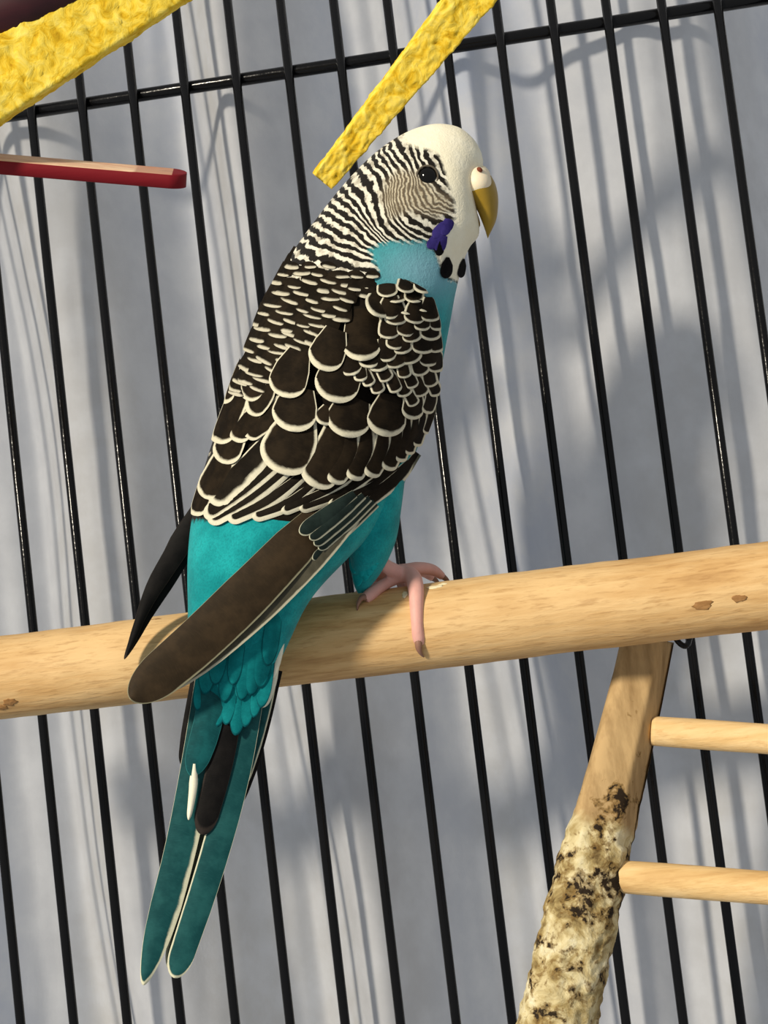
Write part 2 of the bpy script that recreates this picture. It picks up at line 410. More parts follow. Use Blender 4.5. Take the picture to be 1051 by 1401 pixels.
# raster of the near surface
GX0, GY0, GS = 130, 130, 2
surfgrid = np.full((470, 290), -1e9)
fx, fy, fD = [], [], []
dx_, dy_, dD_ = loft(BS, 1500, 900); ctr = catmull(BS, 1500)[:, 4][:, None]
sel = dD_ >= ctr
bl2 = 5*gauss(dx_, dy_, 560, 285, 45, 40)+5*gauss(dx_, dy_, 628, 330, 26, 40)-4*gauss(dx_, dy_, 585, 241, 22, 20)
ii = ((dy_[sel]-GY0)/GS).round().astype(int); jj = ((dx_[sel]-GX0)/GS).round().astype(int)
ok = (ii >= 0) & (ii < 470) & (jj >= 0) & (jj < 290)
np.maximum.at(surfgrid, (ii[ok], jj[ok]), (dD_+bl2)[sel][ok])
for it in range(60):                                     # grow outwards past the outline
    hole = surfgrid < -1e8
    if not hole.any(): break
    pad = np.pad(surfgrid, 1, constant_values=-1e9); acc = np.zeros_like(surfgrid); cnt = np.zeros_like(surfgrid)
    for a_ in (0, 1, 2):
        for b_ in (0, 1, 2):
            q = pad[a_:a_+470, b_:b_+290]; g = q > -1e8; acc += np.where(g, q, 0); cnt += g
    fillm = hole & (cnt > 0); surfgrid[fillm] = acc[fillm]/cnt[fillm]-(3 if it < 15 else 0)
surfgrid[surfgrid < -1e8] = 60
for it in range(6):
    pad = np.pad(surfgrid, 1, mode='edge')
    surfgrid = sum(pad[a_:a_+470, b_:b_+290] for a_ in range(3) for b_ in range(3))/9
def surf(x, y):
    gx = np.clip((np.asarray(x, float)-GX0)/GS, 0, 288.9); gy = np.clip((np.asarray(y, float)-GY0)/GS, 0, 468.9)
    i, j = gy.astype(int), gx.astype(int); a_, b_ = gy-i, gx-j
    return (surfgrid[i, j]*(1-a_)*(1-b_)+surfgrid[i+1, j]*a_*(1-b_)+surfgrid[i, j+1]*(1-a_)*b_+surfgrid[i+1, j+1]*a_*b_)

def polysd(poly, x, y):                                  # signed distance, + inside
    p = np.asarray(poly, float); d = np.full(x.shape, 1e9); ins = np.zeros(x.shape, bool)
    for k in range(len(p)):
        a_, b_ = p[k], p[(k+1) % len(p)]; e = b_-a_
        t = np.clip(((x-a_[0])*e[0]+(y-a_[1])*e[1])/(e@e), 0, 1)
        d = np.minimum(d, np.hypot(x-a_[0]-t*e[0], y-a_[1]-t*e[1]))
        c = ((a_[1] <= y) != (b_[1] <= y)); xx = a_[0]+(y-a_[1])/np.where(e[1] == 0, 1e-9, e[1])*e[0]
        ins ^= c & (x < xx)
    return np.where(ins, d, -d)
# bars of the head: hand-read dark bars, each with its running number
def r6(l): return [(400+x/5.255, 160+y/5.255) for x, y in l]
def r7(l): return [(360+x/5.255, 260+y/5.255) for x, y in l]
BARS = {0: r6([(1040, 250), (1062, 340)]), 1: r6([(950, 215), (1005, 345)]), 2: r6([(885, 225), (950, 365)]), 3: r6([(825, 140), (870, 280), (900, 375)]),
        4: r6([(745, 160), (800, 260), (855, 355), (903, 542), (931, 612), (1001, 682), (1099, 710)]),
        5: r6([(690, 165), (735, 270), (800, 350), (850, 440), (826, 549), (854, 640), (945, 717), (1043, 759)]),
        6: r6([(640, 190), (690, 290), (770, 400), (784, 507), (784, 605), (826, 710), (917, 780), (1008, 815)]),
        7: r6([(600, 210), (640, 290), (690, 360), (735, 460), (728, 577), (756, 717), (840, 808), (973, 857)]),
        8: r6([(548, 235), (590, 310), (650, 400), (690, 460), (690, 560), (716, 690), (795, 800), (900, 880)]),
        10: r6([(440, 320), (520, 390), (600, 480), (622, 600), (650, 720), (735, 840), (860, 915)]),
        12: r6([(370, 410), (430, 480), (500, 570), (555, 680), (600, 790), (690, 890)]),
        14: r6([(318, 490), (390, 570), (470, 660), (560, 780), (675, 900)]),
        16: r6([(255, 555), (310, 610), (390, 665), (520, 780), (660, 925)]),
        18: r6([(205, 640), (300, 700), (400, 765), (500, 850), (640, 960)]),
        20: r6([(160, 705), (270, 780), (400, 850), (500, 920), (610, 985)]),
        22: r6([(110, 775), (200, 850), (340, 915), (480, 975), (600, 1020)]),
        24: r6([(55, 855), (150, 930), (300, 985), (450, 1025), (600, 1060)]),
        25: r7([(235, 360), (340, 440), (500, 520), (640, 555), (830, 590)]),
        26: r7([(195, 425), (300, 495), (450, 560), (640, 590), (860, 640)]),
        27.5: r7([(140, 495), (280, 560), (450, 610), (640, 640), (900, 670)]),
        33: r7([(-30, 800), (150, 800), (400, 800), (700, 780)]), 3.2: r6([(1141, 675), (1050, 650), (985, 590)]), 2.4: r6([(1162, 633), (1100, 610), (1045, 565)])}
pts, val = [], []
for k, l in BARS.items():
    q = catmull(np.c_[np.array(l), np.zeros(len(l))], max(3, len(l)*2-1))[:, :2]
    for p_ in q: pts.append(p_); val.append(k if k <= 9 else 9+(k-9)*.62)
pts = np.array(pts); val = np.array(val, float)
def tps(r2): return .5*r2*np.log(np.maximum(r2, 1e-9))
sc_ = 100.0; Q = pts/sc_; K = len(Q)
A_ = np.zeros((K+3, K+3)); A_[:K, :K] = tps(((Q[:, None]-Q[None])**2).sum(-1))+np.eye(K)*.004
A_[:K, K] = 1; A_[:K, K+1:] = Q; A_[K, :K] = 1; A_[K+1:, :K] = Q.T
wts = np.linalg.solve(A_, np.r_[val, 0, 0, 0])
def phase(x, y):
    q = np.stack([x.ravel(), y.ravel()], 1)/sc_; out = np.zeros(len(q))
    for i in range(0, len(q), 20000):
        b_ = q[i:i+20000]; out[i:i+20000] = tps(((b_[:, None]-Q[None])**2).sum(-1))@wts[:K]+wts[K]+b_@wts[K+1:]
    return out.reshape(x.shape)
WHITE = [(552, 150), (549, 178), (556, 196), (572, 202), (590, 206), (602, 214), (606, 226), (610, 240), (613, 256), (620, 268), (623, 284), (622, 298), (612, 312), (600, 334), (597, 346), (602, 362), (612, 378), (632, 388), (720, 390), (720, 150)]
BLUE = [(505, 342), (520, 334), (540, 330), (562, 331), (580, 330), (596, 344), (602, 364), (614, 382), (640, 392), (720, 400), (720, 1100), (100, 1100), (100, 712), (335, 712), (335, 560), (420, 420), (480, 388), (520, 378)]
EAR = [(545, 232), (572, 236), (600, 262), (618, 268), (620, 285), (600, 298), (560, 290), (532, 300), (520, 270), (530, 245)]
dW = np.clip(polysd(WHITE, bx, by), -40, 40); dB = np.clip(polysd(BLUE, bx, by), -40, 40); dE = np.clip(polysd(EAR, bx, by), -40, 40)
chest = gauss(bx, by, 585, 370, 70, 45); ph = np.clip(phase(bx, by), -4, 40)

def plume_mat():
    n = NT('plumage', .85, .12); v = n.coord()
    nz = n.noise(v, 900, 3, .6); nb = n.noise(v, 330, 2, .5); nf = n.noise(v, 2600, 2, .6)
    p = n.attr('phase')
    p2 = n.math('ADD', p, n.math('ADD', n.math('MULTIPLY_ADD', nb, 1.1, -.55), n.math('MULTIPLY_ADD', nz, .55, -.27)))
    ear = n.sstep(n.attr('ear'), -8, 10)
    s1 = n.math('COSINE', n.math('MULTIPLY', p2, 2*math.pi)); s2 = n.math('COSINE', n.math('MULTIPLY', p2, 4*math.pi))     # +1 on a dark bar
    s = n.math('ADD', n.math('MULTIPLY', s1, n.math('SUBTRACT', 1.0, ear)), n.math('MULTIPLY', s2, ear))
    dk = n.sstep(s, n.math('MULTIPLY_ADD', ear, -.4, -.50), n.math('MULTIPLY_ADD', ear, .6, .12))
    pale = n.mix(ear, lin(226, 222, 204), lin(196, 186, 160)); dark = n.mix(ear, lin(26, 22, 17), lin(104, 92, 74))
    pale = n.mix(n.math('MULTIPLY', n.sstep(n.noise(v, 480, 3, .6), .46, .66), .6), pale, lin(128, 118, 98))
    barc = n.mix(dk, pale, dark)
    mot = n.noise(v, 150, 3, .6)
    teal = n.mix(n.sstep(mot, .3, .7), lin(6, 130, 134), lin(26, 162, 164))
    teal = n.mix(n.math('MULTIPLY', n.sstep(nf, .4, .7), .35), teal, lin(10, 100, 108))
    blue = n.mix(n.attr('chest'), teal, lin(122, 174, 188))
    wb = n.sstep(n.math('ADD', n.attr('blue'), n.math('MULTIPLY_ADD', nz, 16, -8)), -4, 4)
    ww = n.sstep(n.math('ADD', n.attr('white'), n.math('MULTIPLY_ADD', nz, 9, -4.5)), -3, 3)
    wht = n.mix(n.sstep(mot, .35, .7), lin(240, 233, 206), lin(248, 243, 220))
    c = n.mix(ww, n.mix(wb, barc, blue), wht)
    h = n.math('ADD', n.math('MULTIPLY', n.math('MULTIPLY', dk, -1.0), n.math('SUBTRACT', 1.0, n.math('MAXIMUM', wb, ww))), n.math('MULTIPLY_ADD', nz, .7, n.math('MULTIPLY', nf, .5)))
    n.bump(h, .4, .0005)
    n.b.inputs['Sheen Weight'].default_value = .12
    return n.color(c)
PM = plume_mat()
ORG = P(505, 800, 0)
bird = empty('budgerigar', tuple(ORG))
tag(bird, 'blue budgerigar with barred black and white head standing on the thick wooden perch', 'bird')
def bpart(name, px, py, D, faces, mat, parent=bird, attrs=None):
    V = P(np.asarray(px).ravel(), np.asarray(py).ravel(), np.asarray(D).ravel())-ORG
    return mesh_obj(name, V, faces, mat, parent, attrs)
NR, NSG = bx.shape
F = grid_faces(NR, NSG, True); F += [tuple(range(NSG))[::-1], tuple((NR-1)*NSG+j for j in range(NSG))]
body = bpart('body', bx, by, bD, F, PM, bird, {'phase': ph, 'white': dW, 'blue': dB, 'ear': dE, 'chest': chest})
body['label'] = 'body plumage, barred nape, white face and turquoise belly'

# thigh tuft
tx, ty, tD = loft([(470, 640, 556, 640, 45, 50), (476, 690, 550, 690, 50, 48), (478, 735, 543, 735, 50, 40), (479, 765, 533, 762, 46, 31), (481, 786, 521, 784, 40, 21), (485, 802, 509, 800, 35, 12), (490, 812, 498, 811, 33, 3)], 70, 60)
o = np.ones_like(tx)
bpart('thigh', tx, ty, tD, grid_faces(70, 60, True), PM, bird, {'phase': o*0, 'white': o*-40, 'blue': o*40, 'ear': o*-40, 'chest': o*0})

# ---------------------------------------------------------------- feathers
def feather_mat(name, dark, dark2, pale, rough=.75, spec=.06):
    n = NT(name, rough, spec)
    u, v = n.attr('fu'), n.attr('fv')
    barb = n.noise(n.combine(n.math('MULTIPLY', n.math('ABSOLUTE', u), 2.0), n.math('MULTIPLY_ADD', n.math('ABSOLUTE', u), -.12, v)), 1.0, 2, .5)
    co = n.combine(n.math('MULTIPLY', u, 1.2), n.math('MULTIPLY', n.math('MULTIPLY_ADD', n.math('ABSOLUTE', u), -.10, v), 60))
    barb = n.noise(co, 1.6, 2, .6)
    mot = n.noise(n.coord(), 260, 3, .6)
    c = n.mix(n.sstep(mot, .35, .7), dark, dark2)
    c = n.mix(n.math('MULTIPLY', n.sstep(barb, .5, .8), .35), c, tuple(x*1.7+.003 for x in dark2))
    e = n.math('ADD', n.attr('edge'), n.math('ADD', n.math('MULTIPLY_ADD', barb, .4, -.2), n.math('MULTIPLY_ADD', mot, 1.1, -.55)))
    pl = n.mix(n.sstep(barb, .3, .75), tuple(x*.8 for x in pale), pale)
    c = n.mix(n.sstep(e, 1.3, .6), c, pl)
    n.bump(barb, .18, .0003)
    return n.color(c)
wing = None
FM_COV = feather_mat('covert_feather', lin(24, 19, 13), lin(40, 32, 22), lin(226, 220, 194))
FM_MAN = feather_mat('mantle_feather', lin(22, 18, 12), lin(38, 31, 22), lin(206, 200, 178))
FM_SEC = feather_mat('secondary_feather', lin(22, 18, 13), lin(32, 27, 20), lin(224, 219, 194))
FM_PRI = feather_mat('primary_feather', lin(44, 35, 23), lin(58, 46, 31), lin(150, 146, 118), .6, .1)
FM_PRO = feather_mat('primary_outer_feather', lin(66, 64, 52), lin(84, 80, 66), lin(196, 190, 164), .6, .1)
FM_PCO = feather_mat('primary_covert_feather', lin(30, 40, 37), lin(42, 54, 50), lin(206, 204, 176))
FM_BLK = feather_mat('dark_feather', lin(14, 13, 13), lin(24, 22, 21), lin(50, 44, 40), .6, .08)
FM_TEA = feather_mat('teal_tail_feather', lin(8, 66, 69), lin(20, 88, 90), lin(40, 112, 112), .6, .12)
FM_TEW = feather_mat('teal_pale_edged_feather', lin(14, 64, 66), lin(30, 82, 82), lin(222, 220, 190), .6, .12)
FM_COT = feather_mat('tail_covert_feather', lin(6, 104, 108), lin(18, 130, 132), lin(5, 84, 90), .8, .08)
FM_THI = feather_mat('thigh_plume', lin(6, 130, 134), lin(26, 162, 164), lin(26, 162, 164), .85, .1)
FM_OLI = feather_mat('olive_feather', lin(58, 66, 54), lin(80, 86, 70), lin(180, 178, 150))
FM_CRM = feather_mat('cream_feather', lin(232, 228, 204), lin(240, 236, 214), lin(236, 232, 206))
FM_VIO = feather_mat('violet_feather', lin(46, 38, 98), lin(66, 56, 128), lin(70, 60, 130))
FM_SPT = feather_mat('black_spot_feather', lin(10, 9, 11), lin(16, 14, 16), lin(24, 22, 26))
YA = np.array([q[1] for q in BS])[::-1]; XA = np.array([q[0] for q in BS])[::-1]
CA = np.array([q[4] for q in BS])[::-1]
def ctr_depth(Y): return np.interp(Y, YA, CA)
REC = []
def left_edge(Y): return np.interp(Y, YA, XA)
def right_edge(Y): return np.interp(Y, [380, 388, 396, 410, 440, 480, 520, 560, 600, 640], [545, 566, 582, 594, 602, 606, 605, 598, 583, 562])
def feather(name, pts, hw, mat, parent, Dfun, tL=3., tR=3., tT=None, lift=(0, 5), cup=2.0, tipround=1.0, nu=9, nv=22, base_w=.6, widths=None, dash=None, clamp=None, mirror=False):
    """pts: centre line (px) root -> tip; hw: half width px; tL/tR/tT: border width on either side and at the tip."""
    if wing is not None and parent is wing and not mirror and Dfun is not None: REC.append((name, pts, hw, mat, Dfun, tL, tR, tT, lift, cup, tipround, nu, nv, base_w, widths, dash, clamp))
    pts = np.asarray(pts, float)
    if pts.shape[1] == 2: pts = np.c_[pts, np.zeros(len(pts))]
    tT = tT if tT is not None else max(tL, tR)
    fine = catmull(pts, 80) if len(pts) > 2 else pts[0]+(pts[1]-pts[0])*np.linspace(0, 1, 80)[:, None]
    seg = np.r_[0, np.cumsum(np.hypot(*np.diff(fine[:, :2], axis=0).T))]; L = seg[-1]
    tl = min(hw*tipround, L*.6)                          # length of the rounded tip
    s1 = np.linspace(0, L-tl, nv//2, endpoint=False); ang = np.linspace(0, math.pi/2, nv-nv//2)
    ss_ = np.r_[s1, L-tl+tl*np.sin(ang)]
    cx_ = np.interp(ss_, seg, fine[:, 0]); cy_ = np.interp(ss_, seg, fine[:, 1]); cd_ = np.interp(ss_, seg, fine[:, 2])
    tx_ = np.gradient(np.interp(ss_+1e-3, seg, fine[:, 0])); e = 1.0
    gx = np.interp(np.minimum(ss_+e, L), seg, fine[:, 0])-np.interp(np.maximum(ss_-e, 0), seg, fine[:, 0])
    gy = np.interp(np.minimum(ss_+e, L), seg, fine[:, 1])-np.interp(np.maximum(ss_-e, 0), seg, fine[:, 1])
    g = np.hypot(gx, gy); nx, ny = -gy/g, gx/g           # left normal in a y-down frame
    prof = np.interp(ss_/L, [0, .35, .6, 1], [base_w, .92, 1, 1]) if widths is None else np.interp(ss_/L, np.linspace(0, 1, len(widths)), widths)
    tipz = np.clip((ss_-(L-tl))/tl, 0, 1)
    w = hw*prof*np.sqrt(np.maximum(1-tipz**2, 0)); w = np.maximum(w, .15)
    U = np.linspace(-1, 1, nu); U = np.sign(U)*np.abs(U)**.75
    X = cx_[:, None]+nx[:, None]*w[:, None]*U; Y = cy_[:, None]+ny[:, None]*w[:, None]*U
    if clamp and 'L' in clamp: q = left_edge(Y)-3; X = np.where(X < q, q+(X-q)*.12, X)
    if clamp and 'R' in clamp: q = right_edge(Y); X = np.where(X > q, q+(X-q)*.12, X)
    vv = (ss_/L)[:, None]
    base = Dfun(X, Y) if Dfun is not None else np.repeat(cd_[:, None], nu, 1)
    D = base+lift[0]+(lift[1]-lift[0])*vv-cup*U[None, :]**2
    if mirror: D = 2*ctr_depth(Y)-D
    wfull = (hw*prof)[:, None]
    r = np.sqrt(tipz[:, None]**2+((w/np.maximum(hw*prof, 1e-6))[:, None]*U)**2)
    edist = np.where(tipz[:, None] > 0, (1-r)*wfull, (1-np.abs(U))*w[:, None])
    tip_ang = np.clip(tipz[:, None]*1.8, 0, 1)*(1-np.abs(U)*.25)
    side = np.where(U[None, :] < 0, tR, tL)
    thr = side*(1-tip_ang)+tT*tip_ang
    edge = edist/np.maximum(thr, .01)
    if dash is not None: edge = np.repeat(((L-ss_)/tT)[:, None], nu, 1)+np.clip(np.abs(U[None, :]-dash)-.72, 0, 1)*3.0+np.where(np.abs(U[None, :]) > .9, .3, 0)
    return bpart(name, X, Y, D, grid_faces(nv, nu), mat, parent, {'edge': edge, 'fu': np.repeat(U[None, :], nv, 0), 'fv': np.repeat(vv, nu, 1)*L/60})

def patch(name, poly, mat, parent, off, Dfun=surf, attrs=None, rings=10, dome=0.0, mirror=False):
    poly = np.asarray(poly, float); k = len(poly)*5
    d = catmull(np.c_[np.r_[poly, poly[:1]], np.zeros(len(poly)+1)], k+1)[:-1, :2]; c = d.mean(0)
    X, Y, D = [], [], []
    for r in np.linspace(0, 1, rings):
        q = c+(d-c)*max(r, .01); X.append(q[:, 0]); Y.append(q[:, 1]); D.append(Dfun(q[:, 0], q[:, 1])+off+dome*(1-r**2)-(2.5 if r == 1 else 0))
    X, Y, D = map(np.array, (X, Y, D))
    if mirror: D = 2*ctr_depth(Y)-D
    o = np.ones_like(X); at = {'edge': o*5, 'fu': X/20, 'fv': Y/60}
    return bpart(name, X, Y, D, grid_faces(rings, k, True), mat, parent, at)

WINGP = [(470, 400), (510, 392), (560, 390), (588, 408), (600, 450), (603, 500), (594, 558), (572, 602), (540, 645), (495, 690), (440, 712), (400, 716), (330, 706), (290, 700), (268, 690), (290, 622), (318, 548), (345, 490), (400, 450)]
wing = patch('wing', WINGP, FM_SEC, bird, 1.0, rings=40)
wing['label'] = 'folded near wing of dark feathers edged in cream'
sf = lambda off: (lambda x, y: surf(x, y)+off)
# --- long secondaries and tertials (root, tip, half width, pale border on the lower side)
for (pts, hw, tl, tr, tt, off) in [
    ([(440, 655), (395, 690), (345, 708)], 9, .5, 5, 4, 2), ([(428, 640), (370, 685), (312, 712)], 10, .5, 5, 4, 3), ([(415, 625), (345, 680), (285, 714)], 11, .5, 5, 4, 4), ([(405, 612), (338, 668), (280, 708)], 13, .5, 6, 4.5, 5),
    ([(385, 585), (340, 640), (288, 688)], 18, 1.5, 6, 5, 6.5),
    ([(500, 640), (450, 672), (385, 700)], 8, .5, 4.5, 3, 1.5), ([(525, 640), (470, 675), (410, 697)], 8, .5, 4.5, 3, 1.2), ([(545, 640), (500, 672), (450, 690)], 8, 1, 4, 3, 1.0), ([(560, 632), (525, 665), (480, 688)], 8, 1, 3.5, 3, .8), ([(572, 620), (545, 655), (497, 692)], 9, 1, 2.0, 3, .6)]:
    feather('secondary', pts, hw, FM_SEC, wing, sf(off), tl, tr*1.5, tt*1.4, (0, 5), 2.5, 1.3)
# --- scapulars and inner tertials on the back edge
for (pts, hw, t, tt, off) in [([(292, 640), (278, 672), (264, 705)], 15, 3, 6, 5), ([(312, 610), (297, 648), (280, 682)], 19, 3, 6, 8), ([(335, 562), (318, 598), (304, 634)], 20, 3, 7, 10), ([(352, 560), (335, 582), (318, 602)], 16, 3, 6, 11.5),
        ([(335, 520), (315, 560), (295, 606)], 20, 3.5, 7, 12), ([(385, 545), (365, 575), (335, 597)], 13, 3, 5, 9), ([(360, 500), (348, 525), (338, 548)], 18, 2.5, 6, 13), ([(372, 520), (358, 545), (340, 566)], 15, 3, 6, 12.4), ([(322, 498), (310, 525), (302, 552)], 15, 2.5, 6, 13.5)]:
    feather('tertial', pts, hw, FM_COV, wing, sf(off), t*.8, t*.8, tt, (0, 5), 3, 1.0, clamp='L')
# --- greater coverts
for (pts, hw, t, tt, off) in [
    ([(592, 548), (590, 570), (583, 594)], 7, 1.6, 5, 5.0), ([(580, 560), (577, 585), (569, 611)], 8, 1.7, 5, 5.6), ([(570, 562), (567, 592), (558, 622)], 8.5, 1.8, 6, 6.2), ([(558, 564), (556, 600), (546, 632)], 9.5, 2, 7, 6.8),
    ([(545, 575), (542, 612), (528, 643)], 12.5, 2.2, 9, 7.4), ([(525, 580), (521, 620), (504, 652)], 13.5, 2.4, 10, 8.0), ([(503, 580), (498, 622), (480, 656)], 14.5, 2.5, 10, 8.6), ([(480, 582), (474, 625), (452, 660)], 17, 2.5, 10, 9.2),
    ([(462, 580), (450, 625), (424, 664)], 27, 3, 10, 10), ([(412, 565), (398, 605), (378, 646)], 37, 3.5, 10, 11.5)]:
    feather('greater_covert', pts, hw, FM_COV, wing, sf(off), t*1.3, t*1.3, tt*1.1, (0, 6), 3, .8, clamp='R')
# --- median coverts
for (pts, hw, t, tt, off) in [
    ([(588, 520), (590, 545), (583, 566)], 9, 3, 5, 14), ([(562, 525), (566, 550), (562, 574)], 15, 3, 5, 15), ([(536, 540), (530, 570), (524, 597)], 27, 3.2, 8, 13.5), ([(490, 545), (478, 570), (468, 597)], 31, 3.2, 8, 13), ([(450, 556), (446, 566), (438, 580)], 14, 3, 5, 12.5),
    ([(412, 530), (404, 560), (396, 590)], 31, 3, 8, 15), ([(480, 480), (465, 515), (451, 549)], 31, 2.2, 8, 17), ([(410, 480), (398, 510), (386, 543)], 26, 2.2, 7, 17.5), ([(460, 450), (450, 478), (436, 505)], 25, 2.4, 8, 20)]:
    feather('median_covert', pts, hw, FM_COV, wing, sf(off), t*.6, t*.6, tt*1.15, (0, 6), 3, .85)
# --- lesser coverts: staggered scallops around the shoulder
LES = [(513, 398), (560, 386), (588, 400), (602, 445), (606, 500), (601, 545), (580, 560), (548, 552), (515, 540), (486, 540), (482, 508), (524, 482), (524, 440)]
k = 0
for r in range(0, 12):
    yy = 404+r*14.5
    for c_ in range(-1, 8):
        x = 486+c_*23+(r % 2)*11.5+random.uniform(-2, 2); y = yy-.22*(x-540)+.0022*(x-545)**2+random.uniform(-4, 4)
        if polysd(LES, np.array([x]), np.array([y]))[0] < 1: continue
        a_ = math.radians(96-30*max(0, min(1, (y-430)/110))*1.0+random.uniform(-9, 9)); dx, dy = math.cos(a_), math.sin(a_)
        hw = random.uniform(12.5, 17) if y < 515 else random.uniform(9, 11); Lf = 34
        feather('lesser_covert', [(x-dx*Lf, y-dy*Lf), (x-dx*Lf*.5, y-dy*Lf*.5), (x, y)], hw, FM_COV, wing, sf(17+random.uniform(-.4, .4)), 2.6, 2.6, 6.0, (-34 if y-dy*Lf < 400 else 0, 6), 3, .6, 9, 16, clamp='R')
# --- the two broad shoulder feathers
feather('shoulder_covert', [(497, 408), (496, 450), (494, 494)], 26, FM_COV, wing, sf(22), 1.2, 1.2, 9, (-26, 7), 4, .8, base_w=.9)
feather('shoulder_covert', [(528, 388), (524, 408), (512, 432)], 22, FM_COV, wing, sf(23), 3.2, 1.0, 5, (-26, 7), 4, .9, base_w=1.0)
# --- mantle scallops between the neck and the wing
MAN = [(398, 352), (440, 362), (500, 376), (528, 386), (515, 400), (484, 416), (468, 440), (440, 466), (420, 482), (392, 500), (372, 520), (340, 540), (306, 560), (322, 512), (344, 456), (370, 400)]
for r in range(15):
    for c_ in range(-2, 12):
        x = 300+c_*25+(r % 2)*12.5+random.uniform(-3, 3)
        tl = r/14; y = 366+r*13.2-(-.05+.40*tl)*(x-(395-90*tl))+random.uniform(-3.5, 3.5)
        if polysd(MAN, np.array([x]), np.array([y]))[0] < -1: continue
        a_ = math.radians(96+16*tl+random.uniform(-8, 8)); dx, dy = math.cos(a_), math.sin(a_); Lf = 32
        hw = random.uniform(13, 21)*(.75+.4*tl)
        feather('mantle_feather', [(x-dx*Lf, y-dy*Lf), (x-dx*Lf*.5, y-dy*Lf*.5), (x, y)], hw, FM_MAN, body, sf(1.5+13*min(1, tl*1.15)+random.uniform(-.4, .4)), .7, .7, random.uniform(3.6, 5.4), (-12 if r < 4 else -6, 2.5 if r < 3 else 4), 2, .32, 11, 16, base_w=.85, dash=random.uniform(-.35, .35), clamp='L')
# --- primary coverts and primaries
for (p0, p1, hw, off) in [((486, 676), (410, 730), 11, 22), ((498, 678), (424, 738), 8.5, 20.5), ((506, 682), (430, 746), 8, 19), ((512, 686), (436, 752), 7.5, 17.5), ((516, 690), (428, 766), 7, 16)]:
    feather('primary_covert', [p0, ((p0[0]+p1[0])/2+2, (p0[1]+p1[1])/2-1), p1], hw, FM_PCO, wing, sf(off), .3, 2.3, .8, (-12, 3), 1.2, 1.8)
feather('primary', [(500, 688, 118), (440, 752, 160), (360, 830, 172), (270, 905, 174), (205, 946, 174)], 20, FM_PRO, wing, None, 1, 3, 2, (0, 0), 2, 2.6, 9, 26, widths=[.5, .9, 1, 1, .9])
feather('primary', [(470, 680, 130), (408, 742, 170), (340, 812, 182), (262, 886, 184), (178, 957, 184)], 32, FM_PRI, wing, None, .5, 2.2, .6, (0, 0), 5, 1.9, 11, 28, widths=[.6, .95, 1.05, 1.02, .92])
far_wing = patch('wing', WINGP, FM_SEC, bird, 1.0, rings=40, mirror=True)
far_wing['label'] = 'other folded wing, mostly hidden behind the back'
for (nm, pts, hw, mat, Df, tL, tR, tT, lf, cup, tr_, nu, nv, bw, wd, ds, cl) in REC:
    if nm != 'primary_covert': feather(nm, pts, hw, mat, far_wing, Df, tL, tR, tT, lf, cup, tr_, nu, nv, bw, wd, ds, cl, mirror=True)
for (pts, hw) in [([(282, 690, 52), (250, 745, 50), (214, 812, 50), (170, 902, 52)], 17), ([(272, 700, 60), (242, 752, 58), (205, 815, 58), (172, 900, 58)], 13)]:
    feather('wing_tip_feather', pts, hw, FM_BLK, bird, None, .4, .4, .4, (0, 0), 3, 3.0, 9, 24, widths=[.9, 1.15, .95, .5, .3])

for i in range(14):
    x = 481+(i % 7)*8.2; y = 758+(i//7)*30+random.uniform(-12, 8)-abs(i % 7-2)*4
    if i//7 == 1: x = 484+(i % 7)*5.2
    feather('thigh_feather', [(x+10, y-62), (x+4, y-30), (x, y+12)], 8, FM_THI, bird, lambda X, Y: 76-.02*(X-508)**2-(Y-740)*.3, .3, .3, .3, (-10, 4), 2, 2.6, 7, 14)
# ---------------------------------------------------------------- tail
tail = bpart('tail', *[np.array(a_) for a_ in loft([(272, 930, 366, 930, 102, 16), (264, 1000, 350, 1000, 104, 10), (256, 1070, 322, 1070, 104, 6), (245, 1130, 300, 1130, 104, 3)], 40, 40)], grid_faces(40, 40, True), FM_TEA, bird, {'edge': np.ones(1600)*5, 'fu': np.zeros(1600), 'fv': np.zeros(1600)})
for (name, pts, hw, mt, tl, tr, tt, tip, wd) in [
    ('tail_feather', [(372, 915, 76), (352, 1000, 76), (318, 1112, 76)], 15, FM_BLK, .3, .3, .3, 2.4, [1, 1, 1, .7]),
    ('tail_feather', [(372, 900, 80), (362, 960, 80), (330, 1080, 80)], 11, FM_TEW, .5, 2, 2, 2.4, [1, 1, 1, .7]),
    ('tail_feather', [(310, 990, 84), (272, 1190, 84), (236, 1330, 84)], 19, FM_OLI, 3, 3, 3, 1.5, [1, 1, 1, .8]),
    ('tail_feather', [(270, 930, 86), (259, 990, 86), (250, 1048, 86)], 9, FM_BLK, .3, .3, .3, 2, [1, 1, 1, .8]),
    ('tail_feather', [(290, 930, 96), (268, 1060, 96), (240, 1190, 95), (196, 1348, 92)], 23, FM_TEW, .4, 6.0, .8, 3.6, [1, 1, .95, .92, .6]),
    ('tail_feather', [(345, 930, 98), (322, 1060, 98), (287, 1190, 97), (238, 1338, 94)], 20, FM_TEW, 2.0, .4, 2, 1.7, [1, 1, 1, .95, .85]),
    ('tail_feather', [(318, 940, 106), (302, 1040, 104), (276, 1142, 102)], 18, FM_BLK, 2.2, .4, 5, 1.6, [1, 1, .95, .85]),
    ('tail_feather', [(262+4, 1045, 109), (264, 1080, 109), (258, 1122, 106)], 6, FM_CRM, 1, 1, 1, 2, [.6, 1, .8, .5]),
    ('tail_feather', [(296, 920, 110), (284, 990, 110), (262, 1062, 108)], 19, FM_TEA, .6, .6, .6, 1.7, [1, 1.05, 1, .8])]:
    feather(name, pts, hw, mt, tail, None, tl, tr, tt, (22, 22), 3, tip, 9, 24, widths=wd)
